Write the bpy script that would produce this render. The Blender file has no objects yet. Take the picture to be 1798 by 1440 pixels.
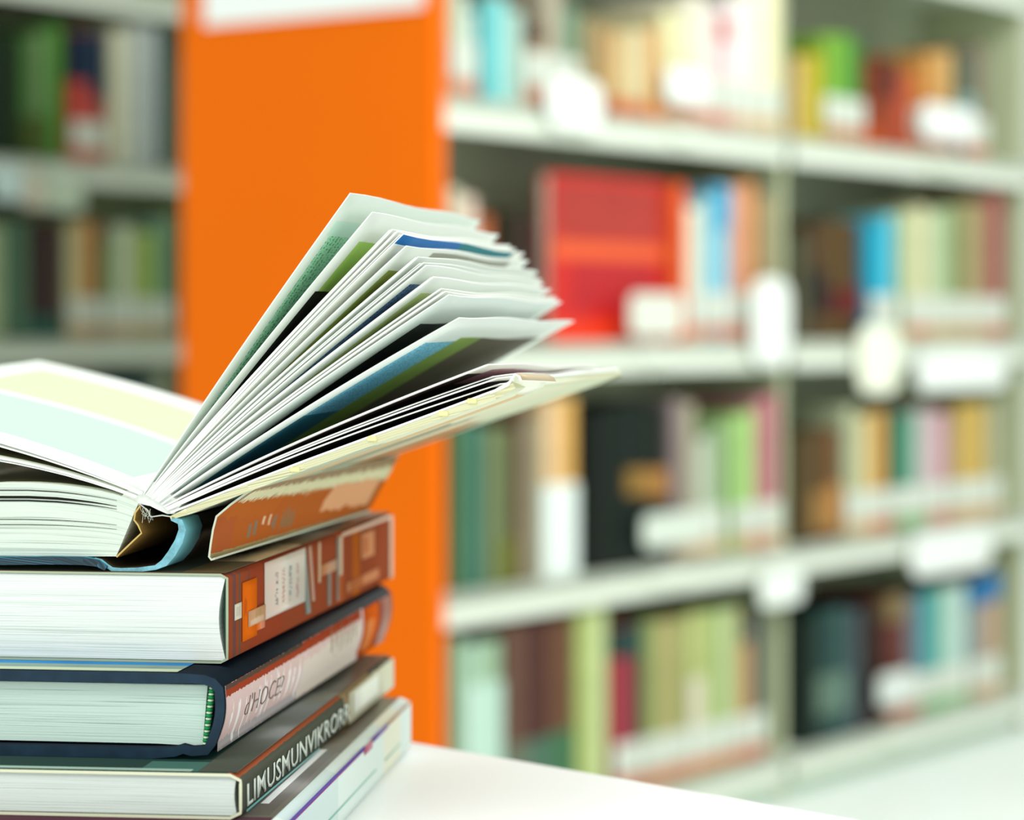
import bpy, bmesh, math, random
from mathutils import Vector
random.seed(7)
C = bpy.context.scene.collection
sc = bpy.context.scene

# ------------------------------------------------------------------ camera
F = 4600.0          # focal length in pixels of the 1798 px wide frame
HOR = 570.0         # pixel row of the horizon
CZ = 0.81           # camera height above the floor
cd = bpy.data.cameras.new('camera'); cam = bpy.data.objects.new('camera', cd); C.objects.link(cam)
cam.location = (0, 0, CZ); cam.rotation_euler = (math.pi/2, 0, 0)
cd.sensor_width = 36; cd.sensor_fit = 'HORIZONTAL'; cd.lens = F/1798*36
cd.shift_y = -(720-HOR)/1798.0
cd.clip_start = 0.02; cd.clip_end = 60
cd.dof.use_dof = True; cd.dof.focus_distance = 0.622
cd.dof.aperture_fstop = cd.lens/7.9
sc.camera = cam
# ------------------------------------------------------------------ light
w = bpy.data.worlds.new('world'); sc.world = w; w.use_nodes = True
bg = w.node_tree.nodes['Background']; bg.inputs[0].default_value = (0.95, 1.0, 0.97, 1); bg.inputs[1].default_value = 0.80
def area(name, loc, target, sx, sy, power, col=(1, 1, 1)):
    l = bpy.data.lights.new(name, 'AREA'); l.shape = 'RECTANGLE'; l.size = sx; l.size_y = sy; l.energy = power; l.color = col
    o = bpy.data.objects.new(name, l); C.objects.link(o); o.location = loc
    o.rotation_euler = (Vector(target)-Vector(loc)).to_track_quat('-Z', 'Y').to_euler(); return o
area('overhead_fill', (1.6, 2.6, 2.9), (0.6, 3.6, 0.6), 2.4, 1.2, 62)  # added fill above the shelves, no lamp fixture there
area('overhead_fill', (-0.9, -0.4, 2.7), (-0.1, 0.7, 0.7), 1.6, 1.2, 25)  # added fill from behind the camera, brightens page fronts and tabletop
sc.view_settings.view_transform = 'Standard'; sc.view_settings.look = 'None'
sc.view_settings.exposure = 0.22; sc.view_settings.gamma = 1.0; sc.view_settings.use_curve_mapping = False

# ------------------------------------------------------------------ materials
def lin(c):
    if isinstance(c, str): c = tuple(int(c[i:i+2], 16) for i in (0, 2, 4))
    return tuple(((v/255)/12.92 if v/255 <= .04045 else ((v/255+.055)/1.055)**2.4) for v in c)+(1,)
MC = {}
def mat(name, col, rough=.5, coat=0, vary=0.0, vscale=30, spec=.25):
    key = (name, str(col))
    if key in MC: return MC[key]
    m = bpy.data.materials.new(name); m.use_nodes = True; nt = m.node_tree; b = nt.nodes['Principled BSDF']
    b.inputs['Roughness'].default_value = rough; b.inputs['Coat Weight'].default_value = coat*.15; b.inputs['Coat Roughness'].default_value = .15
    b.inputs['Specular IOR Level'].default_value = spec
    c = lin(col)
    if vary:
        tc = nt.nodes.new('ShaderNodeTexCoord'); n = nt.nodes.new('ShaderNodeTexNoise'); n.inputs['Scale'].default_value = vscale
        n.inputs['Detail'].default_value = 4
        r = nt.nodes.new('ShaderNodeValToRGB'); nt.links.new(tc.outputs['Object'], n.inputs['Vector']); nt.links.new(n.outputs['Fac'], r.inputs['Fac'])
        r.color_ramp.elements[0].position = .3; r.color_ramp.elements[1].position = .7
        r.color_ramp.elements[0].color = tuple(max(0, v*(1-vary)) for v in c[:3])+(1,)
        r.color_ramp.elements[1].color = tuple(min(1, v*(1+vary*.5)) for v in c[:3])+(1,)
        nt.links.new(r.outputs['Color'], b.inputs['Base Color'])
    else: b.inputs['Base Color'].default_value = c
    MC[key] = m; return m

class NT:
    """small helper to write node maths"""
    def __init__(s, m): s.nt = m.node_tree; s.L = s.nt.links.new
    def n(s, t): return s.nt.nodes.new(t)
    def m(s, op, a, b=None):
        x = s.n('ShaderNodeMath'); x.operation = op
        for i, v in enumerate((a, b)):
            if v is None: continue
            if isinstance(v, (int, float)): x.inputs[i].default_value = v
            else: s.L(v, x.inputs[i])
        return x.outputs[0]
    def mix(s, f, a, b):
        x = s.n('ShaderNodeMix'); x.data_type = 'RGBA'
        for i, v in ((0, f), (6, a), (7, b)):
            if isinstance(v, (int, float, tuple)): x.inputs[i].default_value = v
            else: s.L(v, x.inputs[i])
        return x.outputs[2]
    def uv(s):
        t = s.n('ShaderNodeUVMap'); q = s.n('ShaderNodeSeparateXYZ'); s.L(t.outputs[0], q.inputs[0]); return q.outputs[0], q.outputs[1]
    def noise(s, x, y, detail=2, z=0):
        c = s.n('ShaderNodeCombineXYZ'); s.L(x, c.inputs[0]); s.L(y, c.inputs[1]); c.inputs[2].default_value = z
        n = s.n('ShaderNodeTexNoise'); n.inputs['Scale'].default_value = 1; n.inputs['Detail'].default_value = detail
        s.L(c.outputs[0], n.inputs['Vector']); return n.outputs['Fac']
    def rect(s, u, v, r):
        a = s.m('MULTIPLY', s.m('GREATER_THAN', u, r[0]), s.m('LESS_THAN', u, r[1]))
        b = s.m('MULTIPLY', s.m('GREATER_THAN', v, r[2]), s.m('LESS_THAN', v, r[3]))
        return s.m('MULTIPLY', a, b)

def edge_mat(name, light, dark, nl=90, amount=.6, seed=0, rough=.75):
    """fore/head edge of a block of leaves: fine lines across the thickness (uv.y)"""
    m = bpy.data.materials.new(name); m.use_nodes = True; t = NT(m); b = m.node_tree.nodes['Principled BSDF']
    u, v = t.uv()
    f = t.noise(t.m('MULTIPLY', u, 2.5), t.m('MULTIPLY', v, nl), 3, seed)
    g = t.noise(t.m('MULTIPLY', u, 1.2), t.m('MULTIPLY', v, nl*.28), 2, seed+5)
    r = t.n('ShaderNodeMapRange'); r.inputs[1].default_value = .40; r.inputs[2].default_value = .31; t.L(f, r.inputs[0])
    r2 = t.n('ShaderNodeMapRange'); r2.inputs[1].default_value = .46; r2.inputs[2].default_value = .30; t.L(g, r2.inputs[0])
    k = t.m('MINIMUM', t.m('ADD', t.m('MULTIPLY', r.outputs[0], amount), t.m('MULTIPLY', r2.outputs[0], amount*.5)), 1.0)
    t.L(t.mix(k, lin(light), lin(dark)), b.inputs['Base Color']); b.inputs['Roughness'].default_value = rough
    bp = t.n('ShaderNodeBump'); bp.inputs['Strength'].default_value = .35; bp.inputs['Distance'].default_value = .0004
    t.L(f, bp.inputs['Height']); t.L(bp.outputs[0], b.inputs['Normal'])
    return m

def print_mat(name, base, regions, rough=.55, coat=0, vary=0.0):
    """printed sheet. regions: (u0,u1,v0,v1,colour[,text colour]) in the sheet's own uv"""
    m = bpy.data.materials.new(name); m.use_nodes = True; t = NT(m); b = m.node_tree.nodes['Principled BSDF']
    u, v = t.uv(); col = lin(base)
    wob = t.noise(t.m('MULTIPLY', u, 9), t.m('MULTIPLY', v, 9), 3, len(name))
    for r in regions:
        rc = lin(r[4])
        if len(r) > 5 and r[5]:
            line = t.m('GREATER_THAN', t.m('FRACT', t.m('MULTIPLY', v, 55)), .42)
            word = t.m('GREATER_THAN', t.noise(t.m('MULTIPLY', u, 170), t.m('MULTIPLY', v, 110), 1), .52)
            rc = t.mix(t.m('MULTIPLY', line, word), rc, lin(r[5]))
        elif len(r) > 6:
            rc = t.mix(wob, rc, lin(r[6]))
        col = t.mix(t.rect(u, v, r), col, rc)
    if vary: col = t.mix(t.m('MULTIPLY', wob, vary), col, (0, 0, 0, 1))
    if isinstance(col, tuple): b.inputs['Base Color'].default_value = col
    else: t.L(col, b.inputs['Base Color'])
    b.inputs['Roughness'].default_value = rough; b.inputs['Coat Weight'].default_value = coat*.2; b.inputs['Coat Roughness'].default_value = .12; b.inputs['Specular IOR Level'].default_value = .15
    return m

def streak_mat(name, base, layers, rough=.45, coat=.0):
    """worn or highlight-streaked laminate: colour layers with ragged borders. layers: (u0,u1,v0,v1,colour,rag) with ragged edges in v direction strokes"""
    m = bpy.data.materials.new(name); m.use_nodes = True; t = NT(m); b = m.node_tree.nodes['Principled BSDF']
    u, v = t.uv(); col = lin(base)
    for i, r in enumerate(layers):
        n = t.noise(t.m('MULTIPLY', u, 6), t.m('MULTIPLY', v, r[6] if len(r) > 6 else 90), 2, i*3.1)
        uu = t.m('ADD', u, t.m('MULTIPLY', t.m('SUBTRACT', n, .5), r[5]))
        col = t.mix(t.rect(uu, v, r), col, lin(r[4]))
    t.L(col, b.inputs['Base Color']); b.inputs['Roughness'].default_value = rough
    rough = max(rough, .42); b.inputs['Roughness'].default_value = rough; b.inputs['Specular IOR Level'].default_value = 0
    b.inputs['Coat Weight'].default_value = 0; b.inputs['Coat Roughness'].default_value = .1
    return m

# ------------------------------------------------------------------ object helpers
def link(name, bm, mats, parent=None, smooth=False):
    me = bpy.data.meshes.new(name); bmesh.ops.recalc_face_normals(bm, faces=bm.faces); bm.to_mesh(me); bm.free()
    for m in (mats if isinstance(mats, (list, tuple)) else [mats]): me.materials.append(m)
    if smooth:
        for p in me.polygons: p.use_smooth = True
    o = bpy.data.objects.new(name, me); C.objects.link(o)
    if parent: o.parent = parent
    return o
def tag(o, label, cat, group=None):
    o['label'] = label; o['category'] = cat
    if group: o['group'] = group
    return o
def root(name, loc, rz=0):
    o = bpy.data.objects.new(name, None); C.objects.link(o); o.location = loc; o.rotation_euler = (0, 0, rz)
    o.empty_display_size = .01; return o
def box(bm, x0, x1, y0, y1, z0, z1, mi=0, bev=0):
    r = bmesh.ops.create_cube(bm, size=1)
    for v in r['verts']: v.co = Vector((x0 if v.co.x < 0 else x1, y0 if v.co.y < 0 else y1, z0 if v.co.z < 0 else z1))
    fs = set(f for v in r['verts'] for f in v.link_faces)
    for f in fs: f.material_index = mi
    if bev:
        es = set(e for f in fs for e in f.edges)
        n = bmesh.ops.bevel(bm, geom=list(es), offset=bev, segments=2, affect='EDGES')
        for f in n['faces']: f.material_index = mi
    return bm
def boxo(name, x0, x1, y0, y1, z0, z1, m, parent=None, bev=0):
    return link(name, box(bmesh.new(), x0, x1, y0, y1, z0, z1, 0, bev), m, parent)

def sheet(name, near, far, b0, b1, th, mats, parent, rows=2, wave=None, smooth=True, mid=None):
    """thin curved sheet of real thickness: cross-section polylines near/far [(a,c)], ruled between depth b0 and b1.
    th: number or list. mats: [outside(left normal), inside, edges]"""
    bm = bmesh.new(); uvl = bm.loops.layers.uv.new('UVMap'); n = len(near)
    arc = [0]
    for i in range(1, n): arc.append(arc[-1]+math.dist(near[i-1], near[i]))
    tot = arc[-1] or 1; U = [x/tot for x in arc]
    T = []; B = []
    for j in range(rows):
        v = j/(rows-1); P = []
        for i in range(n):
            p = [near[i][k]*(1-v)+far[i][k]*v for k in (0, 1)]
            if wave: d = wave(U[i], v); p = [p[0]+d[0], p[1]+d[1]]
            P.append(p)
        tr = []; br = []
        for i in range(n):
            a = P[max(i-1, 0)]; c = P[min(i+1, n-1)]; dx = c[0]-a[0]; dy = c[1]-a[1]; l = math.hypot(dx, dy) or 1
            nx, ny = -dy/l, dx/l
            t = (th[i] if isinstance(th, list) else th)/2
            y = b0[i]*(1-v)+b1*v if isinstance(b0, list) else b0*(1-v)+b1*v
            tr.append(bm.verts.new((P[i][0]+nx*t, y, P[i][1]+ny*t))); br.append(bm.verts.new((P[i][0]-nx*t, y, P[i][1]-ny*t)))
        T.append(tr); B.append(br)
    def q(vs, uvs, mi):
        f = bm.faces.new(vs); f.material_index = mi; f.smooth = smooth and mi < 2
        for l, x in zip(f.loops, uvs): l[uvl].uv = x
    V = [j/(rows-1) for j in range(rows)]
    for j in range(rows-1):
        for i in range(n-1):
            uvs = [(U[i], V[j]), (U[i+1], V[j]), (U[i+1], V[j+1]), (U[i], V[j+1])]
            q([T[j][i], T[j][i+1], T[j+1][i+1], T[j+1][i]], uvs, 0); q([B[j][i], B[j][i+1], B[j+1][i+1], B[j+1][i]], uvs, 1)
        for i in (0, n-1):
            q([T[j][i], B[j][i], B[j+1][i], T[j+1][i]], [(U[i], V[j])]*2+[(U[i], V[j+1])]*2, 2)
    for j in (0, rows-1):
        for i in range(n-1):
            q([T[j][i], T[j][i+1], B[j][i+1], B[j][i]], [(U[i], V[j]), (U[i+1], V[j])]*2, 2)
    me = bpy.data.meshes.new(name); bmesh.ops.recalc_face_normals(bm, faces=bm.faces); bm.to_mesh(me); bm.free()
    for m in mats: me.materials.append(m)
    o = bpy.data.objects.new(name, me); C.objects.link(o); o.parent = parent
    return o

def block(name, fn, b0, b1, mats, parent, ns=28, nt=14):
    """block of leaves; fn(s,t)->(a,c): s from spine 0 to fore edge 1, t from bottom to top. mats [edge, top sheet]"""
    bm = bmesh.new(); uvl = bm.loops.layers.uv.new('UVMap'); G = []
    for bb in (b0, b1):
        G.append([[bm.verts.new((fn(i/ns, j/nt)[0], bb, fn(i/ns, j/nt)[1])) for i in range(ns+1)] for j in range(nt+1)])
    def q(vs, uvs, mi=0):
        f = bm.faces.new(vs); f.material_index = mi
        for l, x in zip(f.loops, uvs): l[uvl].uv = x
    for g in G:
        for j in range(nt):
            for i in range(ns):
                q([g[j][i], g[j][i+1], g[j+1][i+1], g[j+1][i]], [(i/ns, j/nt), ((i+1)/ns, j/nt), ((i+1)/ns, (j+1)/nt), (i/ns, (j+1)/nt)])
    for i in range(ns):
        for j, mi in ((0, 0), (nt, 1)):
            q([G[0][j][i], G[0][j][i+1], G[1][j][i+1], G[1][j][i]], [(i/ns, 0), ((i+1)/ns, 0), ((i+1)/ns, 1), (i/ns, 1)], mi)
    for j in range(nt):
        for i in (0, ns):
            q([G[0][j][i], G[0][j+1][i], G[1][j+1][i], G[1][j][i]], [(0, j/nt), (0, (j+1)/nt), (1, (j+1)/nt), (1, j/nt)])
    return link(name, bm, mats, parent)

class Frame:
    """book frame: a to the right, b away along the spine, c up"""
    def __init__(s, px, Y, z, th): s.X = (px-899)/F*Y; s.Y = Y; s.Z = z; s.th = th
    def root(s, name): return root(name, (s.X, s.Y, s.Z), -s.th)
    def loc(s, px, py, b=0.0):
        k = (px-899)/F; cs, sn = math.cos(s.th), math.sin(s.th)
        a = (k*(s.Y+b*cs)-s.X-b*sn)/(cs+k*sn); Y = s.Y-a*sn+b*cs
        return (a, CZ-(py-HOR)/F*Y-s.Z)
    def bpx(s, px):
        k = (px-899)/F; return (s.X-k*s.Y)/(k*math.cos(s.th)-math.sin(s.th))

def text_mesh(name, body, b0, b1, c0, c1, prof, m, parent, flip=False, eps=.00025, depth=.00012, bold=0.0, shear=0.0):
    cu = bpy.data.curves.new(name, 'FONT'); cu.body = body; cu.resolution_u = 2; cu.offset = bold; cu.shear = shear
    tmp = bpy.data.objects.new(name, cu); C.objects.link(tmp); dg = bpy.context.evaluated_depsgraph_get(); dg.update()
    me = bpy.data.meshes.new_from_object(tmp.evaluated_get(dg)); C.objects.unlink(tmp); bpy.data.objects.remove(tmp); bpy.data.curves.remove(cu)
    bm = bmesh.new(); bm.from_mesh(me); bpy.data.meshes.remove(me)
    xs = [v.co.x for v in bm.verts]; ys = [v.co.y for v in bm.verts]
    x0, x1, y0, y1 = min(xs), max(xs), min(ys), max(ys)
    ex = bmesh.ops.extrude_face_region(bm, geom=bm.faces[:]); top = set(g for g in ex['geom'] if isinstance(g, bmesh.types.BMVert))
    for v in bm.verts:
        b = b0+(v.co.x-x0)/(x1-x0)*(b1-b0); c = c0+(v.co.y-y0)/(y1-y0)*(c1-c0)
        v.co = Vector((prof(c)+eps+(depth if v in top else 0), b, c))
    return link(name, bm, m, parent)

def decal(name, b0, b1, c0, c1, prof, m, parent, eps=.0001, th=.0001, n=8, slant=0):
    near = [(prof(c1+(c0-c1)*i/n)+eps+th/2, c1+(c0-c1)*i/n) for i in range(n+1)]
    o = sheet(name, near, near, b0, b1, th, [m, m, m], parent)
    if slant:
        for v in o.data.vertices: v.co.y += slant*(v.co.z-c0)
    return o

# ================================================================== the room
def struct(o): o['kind'] = 'structure'; return o
fm = mat('pale_floor', 'EAF3EC', .35, vary=.05, vscale=2)
struct(boxo('floor', -6, 8, -2.5, 11, -.1, 0, fm))
wm = mat('painted_wall', 'D9DDD0', .8, vary=.05, vscale=3)
struct(boxo('wall_back', -6, 8, 11, 11.15, 0, 3, wm))

# ================================================================== table
EDG = Vector((.690, -.724, 0)).normalized()
tz = CZ-.127
tb = root('table', (-.0311, .80, 0), math.atan2(EDG.y, EDG.x))
tag(tb, 'white table with a smooth bright top under the stack of books', 'table')
wt = mat('white_laminate', 'FBFDFC', .5, spec=.2)
# local x along the far edge (to the right), local y away over the edge
boxo('tabletop', -.7, 1.1, -.85, 0, tz-.028, tz, wt, tb, .002)
lgm = mat('table_metal', 'C9CFCB', .35)
for x in (-.62, 1.02):
    for y in (-.78, -.07): boxo('leg', x-.02, x+.02, y-.02, y+.02, 0, tz-.028, lgm, tb, .003)
boxo('apron', -.6, 1.0, -.09, -.07, tz-.09, tz-.028, lgm, tb, .002)

# ================================================================== closed books of the stack
zF, zE, zD, zC, zO = tz+.0003, CZ-.111, CZ-.1005, CZ-.0803, CZ-.0584
W = .155

def simple_cover(T, th, bulge, W=W, r=.0012, nb=8):
    """polyline from top fore edge round the spine to the bottom fore edge"""
    h = th/2; pts = [(-W, T-h), (-W*.5, T-h), (-.012, T-h), (-r*2-h, T-h)]
    for i in range(nb+1):
        t = i/nb; c = (T-h-r)-(T-2*h-2*r)*t
        pts.append((-h+bulge*(1-(2*t-1)**2), c))
    pts += [(-r*2-h, h), (-.012, h), (-W*.5, h), (-W, h)]
    return pts

# ---- bottom book (F)
fF = Frame(0, .57, zF, .105); fF.X = -.0523
TF = (zE-.0002)-zF; LF = .212
rF = fF.root('paperback_book'); tag(rF, 'pale mint paperback with dark brown cover and purple edged spine, lowest in the stack', 'book', 'books stacked flat on the table')
topF = print_mat('brown_laminate_cover', '6E6A58', [(0, 1, 0, .05, '5A2F35'), (.33, .425, .04, .48, 'F2F6F2'), (.33, .37, .48, 1, '7A7468'), (.3, .44, .75, 1, '6B5C48')], .35, .4, .35)
spF = streak_mat('mint_spine', 'DCE9E2', [(.40, .6, .10, .4, 'CFE0DC', .3, 160), (.4, .6, .75, .9, 'E6E8D4', .1, 30)], .35, .3)
sheet('cover', simple_cover(TF, .0007, 0), simple_cover(TF, .0007, 0), 0, LF, .0007, [spF, spF, mat('cover_edge', 'CFC9B6', .6)], rF)
sheet('cover_print', [(-W*.98, TF+.0001), (-.0035, TF+.0001)], [(-W*.98, TF+.0001), (-.0035, TF+.0001)], .001, LF-.001, .0001,
      [print_mat('brown_top_print', '6A6555', [(0, 1, 0, .09, '54303A'), (.90, .99, .10, .52, '6E675A', None, '4A463C'), (.90, 1.01, .52, 1, '6A5A42', None, '463C30'), (.957, .970, .17, .54, 'F4F8F5')], .3, .5, .25)]*3, rF)
def blkF(s, t): return (-.0012-s*(W-.003), .0008+t*(TF-.0016))
block('page_block', blkF, .001, LF-.001, [edge_mat('page_edges_f', 'E6EEE2', 'A9B8A6', 60), mat('paper', 'F2F5EE', .8)], rF, 8, 6)
decal('purple_edge_line', .0, .125, TF-.0016, TF-.0004, lambda c: 0, streak_mat('purple_print', '5E58A0', [(.55, 1, 0, 1, '8A4A88', .3, 9)], .4, .2), rF)
decal('red_mark', .125, .138, TF-.003, TF-.0008, lambda c: 0, mat('rose_print', 'B8607A', .5), rF)
decal('purple_edge_line', .138, .165, TF-.0018, TF-.0004, lambda c: 0, mat('violet_print', '6A4A96', .5), rF)
decal('tan_edge_line', .165, LF-.004, TF-.0014, TF-.0004, lambda c: 0, mat('tan_line_print', 'B08A70', .5), rF)
greenline = mat('teal_print', '8FC5B8', .4)
decal('printed_line', .07, .145, .0052, .0056, lambda c: 0, greenline, rF)
decal('printed_line', .16, .19, .0052, .0056, lambda c: 0, greenline, rF)

# ---- second from bottom (E)
fE = Frame(425, .587, zE, .115); TE = (zD-.0002)-zE; LE = .213
rE = fE.root('paperback_book'); tag(rE, 'cream edged paperback with dark green cover and tall white letters on its grey spine', 'book', 'books stacked flat on the table')
cov = simple_cover(TE, .0007, 0)
spE = streak_mat('dark_grey_spine', '55584C', [(.0, .478, 0, 1, '2E4A42', 0), (.478, .4865, 0, .8, 'A2583A', .002, 40), (.487, .53, .82, 1, 'D8D4B4', .006, 30), (.48, .53, .6, .82, '94805F', .02, 60)], .3, .4)
sheet('cover', cov, cov, 0, LE, .0007, [spE, spE, mat('cream_cover_edge', 'EDF0CF', .6)], rE)
sheet('cover_print', [(-W*.98, TE+.0001), (-.0015, TE+.0001)], [(-W*.98, TE+.0001), (-.0015, TE+.0001)], .0012, LE-.001, .00008,
      [print_mat('green_top_print', '3F483E', [(0, .94, 0, .5, '1C3A34'), (.85, .94, .0, .06, '3F6A5E'), (.94, 1, 0, 1, '565A4C', None, '3A4038'), (.6, .93, .0, .014, '9DB9A8')], .3, .5, .1)]*3, rE)
def blkE(s, t): return (-.0013-.0006*math.sin(t*3)-s*(W-.003), .0008+t*(TE-.0016))
block('page_block', blkE, .0006, LE-.001, [edge_mat('page_edges_e', 'E9F3EA', '86A08E', 40, .65, 3), mat('paper', 'F2F5EE', .8)], rE)
b0 = fE.bpx(432); b1 = fE.bpx(612)
wh = mat('white_print', 'E4EEE2', .4)
text_mesh('spine_lettering', 'LIMUSMUNVIKRORR', b0, b1, .0022, TE-.0030, lambda c: 0, wh, rE, bold=.004)
decal('worn_cream_patch', fE.bpx(612), LE-.001, .0008, TE-.0008, lambda c: 0, mat('worn_cream_laminate', 'CFCCB0', .5), rE)
decal('cream_label', fE.bpx(620), fE.bpx(662), .0026, TE-.0016, lambda c: 0, mat('cream_label_paper', 'F4F7E8', .5), rE, eps=.0003)
decal('printed_line', fE.bpx(432), fE.bpx(560), .0010, .0015, lambda c: 0, mat('teal_line', '7FC4C0', .4), rE)

# ---- third from bottom, hardcover (D)
fD = Frame(399, .604, zD, .133); TD = (zC-.0002)-zD; LD = .217
rD = fD.root('hardcover_book'); tag(rD, 'navy hardcover with green dotted headband and pink spine label, third from the table', 'book', 'books stacked flat on the table')
thD = .0026
def coverD():
    h = thD/2; p = [(-W-.004, TD-h), (-W*.5, TD-h), (-.016, TD-h), (-.009, TD-h), (-.0055, TD-h-.0002), (-.0034, TD-h-.0009)]
    n = 8
    for i in range(n+1):
        t = i/n; p.append((-.0020+.0010*math.sin(math.pi*t)-.0018*t, TD-h-.0024+(h+.0026-(TD-h-.0024))*t))
    p += [(-.0050, h+.0009), (-.0085, h+.0006), (-.0105, h+.0011), (-.0125, h+.0004), (-.018, h), (-W*.5, h), (-W-.004, h)]
    return p
cD = coverD(); thl = [thD]*len(cD)
for i in range(3, len(cD)-3): thl[i] = .0022
navy = mat('navy_cloth', '0C1B26', .5, 0, .35, 60, .1)
navb = mat('navy_board_edge', '173244', .5, .2, .3, 200)
sheet('cover', cD, cD, 0, LD, thl, [navy, navy, navb], rD, smooth=True)
sheet('jacket_print', [(-W*.97, TD+.0001), (-.012, TD+.0001)], [(-W*.97, TD+.0001), (-.012, TD+.0001)], .0006, LD-.002, .00008,
      [print_mat('blue_jacket_print', '23323C', [(0, 1, 0, .022, 'C5D4B4'), (0, 1, .022, .05, '6F8C86', None, '9DB3A4'), (0, 1, .05, .22, '1F6FB4', None, '3F97CC')], .3, .5)]*3, rD)
def profD(c):
    t = min(1, max(0, (TD-thD/2-.0024-c)/(TD-thD-.0050))); return -.0020+.0010*math.sin(math.pi*t)-.0018*t+.0011
def blkD(s, t):
    c0 = thD+.0002; c1 = TD-thD-.0002
    dip = -.0010*math.exp(-(s*W/.006)**2)*(1-t)
    return (-.0052-.0012*(1-t)-s*(W-.006), c0+.0004+(c1-c0-.0006)*t+dip*.5)
block('page_block', blkD, .0022, LD-.003, [edge_mat('page_edges_d', 'CFE6DB', '5F8A7A', 46, .75, 9), mat('paper', 'EDF3EA', .8)], rD)
# headband with green stitches
hb = bmesh.new(); hm = [mat('headband_cream', 'CFE6C8', .7), mat('headband_green', '148A48', .6)]
N = 19
for i in range(N):
    c = thD+.0006+(TD-2*thD-.0012)*(i+.5)/N; a = -.0039-.0016*(1-(i+.5)/N)
    hh = (TD-2*thD)/N*(.62 if i % 2 else .38)
    r = bmesh.ops.create_icosphere(hb, subdivisions=2, radius=1)
    for v in r['verts']: v.co = Vector((a+v.co.x*(.00085 if i % 2 else .00075), .0016+v.co.y*.0011, c+v.co.z*hh*1.15))
    for f in set(f for v in r['verts'] for f in v.link_faces): f.material_index = i % 2; f.smooth = True
link('headband', hb, hm, rD)
highlight_streaks = [(.30+.1*random.random(), .62+.35*random.random(), q, q+.008+.012*random.random(), 'F3EDEA', .8, 200) for q in [.03+.04*k+.012*random.random() for k in range(13)]]  # white strokes paint highlights onto the spine label
pinkD = streak_mat('pink_label_laminate', 'DCC0BA', [(0, .17, 0, .98, 'A0452C', .10, 70), (0, .07, .0, .5, '5A4A40', .06, 60), (.84, 1, 0, .5, 'B9B0B0', .2, 80)]+highlight_streaks+[(.3, 1, .5, .98, 'E0D2C6', .4, 30)]+[(.14, .5, q, q+.012, '94906E', .7, 130) for q in (.72, .76, .80, .84, .88, .92)], .4, .3)
spine_lab = decal('spine_label', .0012, fD.bpx(641), .0018, TD-.0030, profD, pinkD, rD, n=14)
decal('orange_band', fD.bpx(641.5), fD.bpx(668), .0022, TD-.0034, profD, streak_mat('orange_band_laminate', 'CC5A1E', [(.3, .9, .2, .7, 'D8824A', .3, 8)], .35, .3), rD, n=10)
decal('brown_band', fD.bpx(668.5), LD-.003, .0022, TD-.0034, profD, mat('red_brown_laminate', '97492F', .35, .3), rD, n=10)
dk = mat('dark_print', '4A4038', .5)
text_mesh('spine_lettering', "d'HOCE?", fD.bpx(436), fD.bpx(502), .0070, .0118, profD, mat('brown_grey_print', '7A665C', .5), spine_lab, bold=-.018)
# ---- fourth: thick paperback (C)
fC = Frame(401, .62, zC, .144); TC = (zO-.0006)-zC; LC = .206
rC = fC.root('paperback_book'); tag(rC, 'thick paperback with red-brown spine and orange patch, topmost closed book of the stack', 'book', 'books stacked flat on the table')
cC = simple_cover(TC, .0006, .0, r=.0008)
top_dk = mat('dark_green_laminate', '3F4A3E', .35, .4, .3, 40)
spC = streak_mat('red_brown_spine', '91482E', [(.44, .56, .02, .035, '6E4A44', .05, 190), (.44, .56, .05, .056, '5A564A', .08, 190), (.47, .51, .09, .1, '7A4A3A', .06, 190), (.44, .56, .1, .27, '96452C', .01, 190), (.44, .56, .6, .64, 'A8562E', .02, 90), (.44, .56, .70, .75, 'AA5A24', .05, 90)], .4, .3)
sheet('cover', cC, cC, 0, LC, .0006, [spC, mat('dark_green_lining', '2F5A46', .6), mat('pale_cover_edge', 'A9B79C', .6)], rC)
sheet('cover_print', [(-W*.98, TC+.0001), (-.0010, TC+.0001)], [(-W*.98, TC+.0001), (-.0010, TC+.0001)], .0006, LC-.001, .00008,
      [print_mat('dark_laminate_print', '3C4438', [(.93, 1, 0, 1, '6B5636', None, '4E4A38')], .4, .2)]*3, rC)
def blkC(s, t):
    g = .0007+.0017*math.sin(math.pi*min(1, max(0, t)))**1.0
    return (-g-s*(W-.004), .0007+t*(TC-.0014)+(.00025*math.sin(s*22) if t > .95 else 0)*(1-s)*0)
block('page_block', blkC, .0003, LC-.001, [edge_mat('page_edges_c', 'EBF1EB', '9DB4A2', 60, .5, 1), mat('paper', 'F4F8F2', .8)], rC, 28, 18)
sheet('spine_lining', [(-.0006, TC-.0012), (-.0009, TC*.5), (-.0006, .0012)], [(-.0006, TC-.0012), (-.0009, TC*.5), (-.0006, .0012)], .0004, LC-.002, .0003, [mat('dark_green_lining', '2F5A46', .6)]*3, rC)
z0 = lambda c: 0.0
bC = fC.bpx
decal('white_sticker', bC(411), bC(423), TC*.45, TC*.63, z0, print_mat('sticker_print', 'D9D2BE', [(.2, .8, .2, .8, 'D9D2BE', '5A4A40')], .5), rC)
decal('orange_patch', bC(424), bC(449), TC*.17, TC*.84, z0, streak_mat('orange_patch_laminate', 'E06A18', [(.3, .6, .1, .3, 'C9581A', .4, 20)], .35, .2), rC, eps=.0002)
decal('orange_patch', bC(449), bC(463), TC*.22, TC*.31, z0, mat('orange_patch_laminate', 'E06A18', .35, .2), rC, eps=.0002)
decal('tan_sticker', bC(433), bC(463), TC*.31, TC*.49, z0, streak_mat('tan_sticker_paper', 'C99A74', [(.1, .9, .4, .75, 'B9926A', .5, 60), (.6, 1, .1, .9, 'D6B69A', .6, 90)], .5, 0), rC, eps=.0004)
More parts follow.
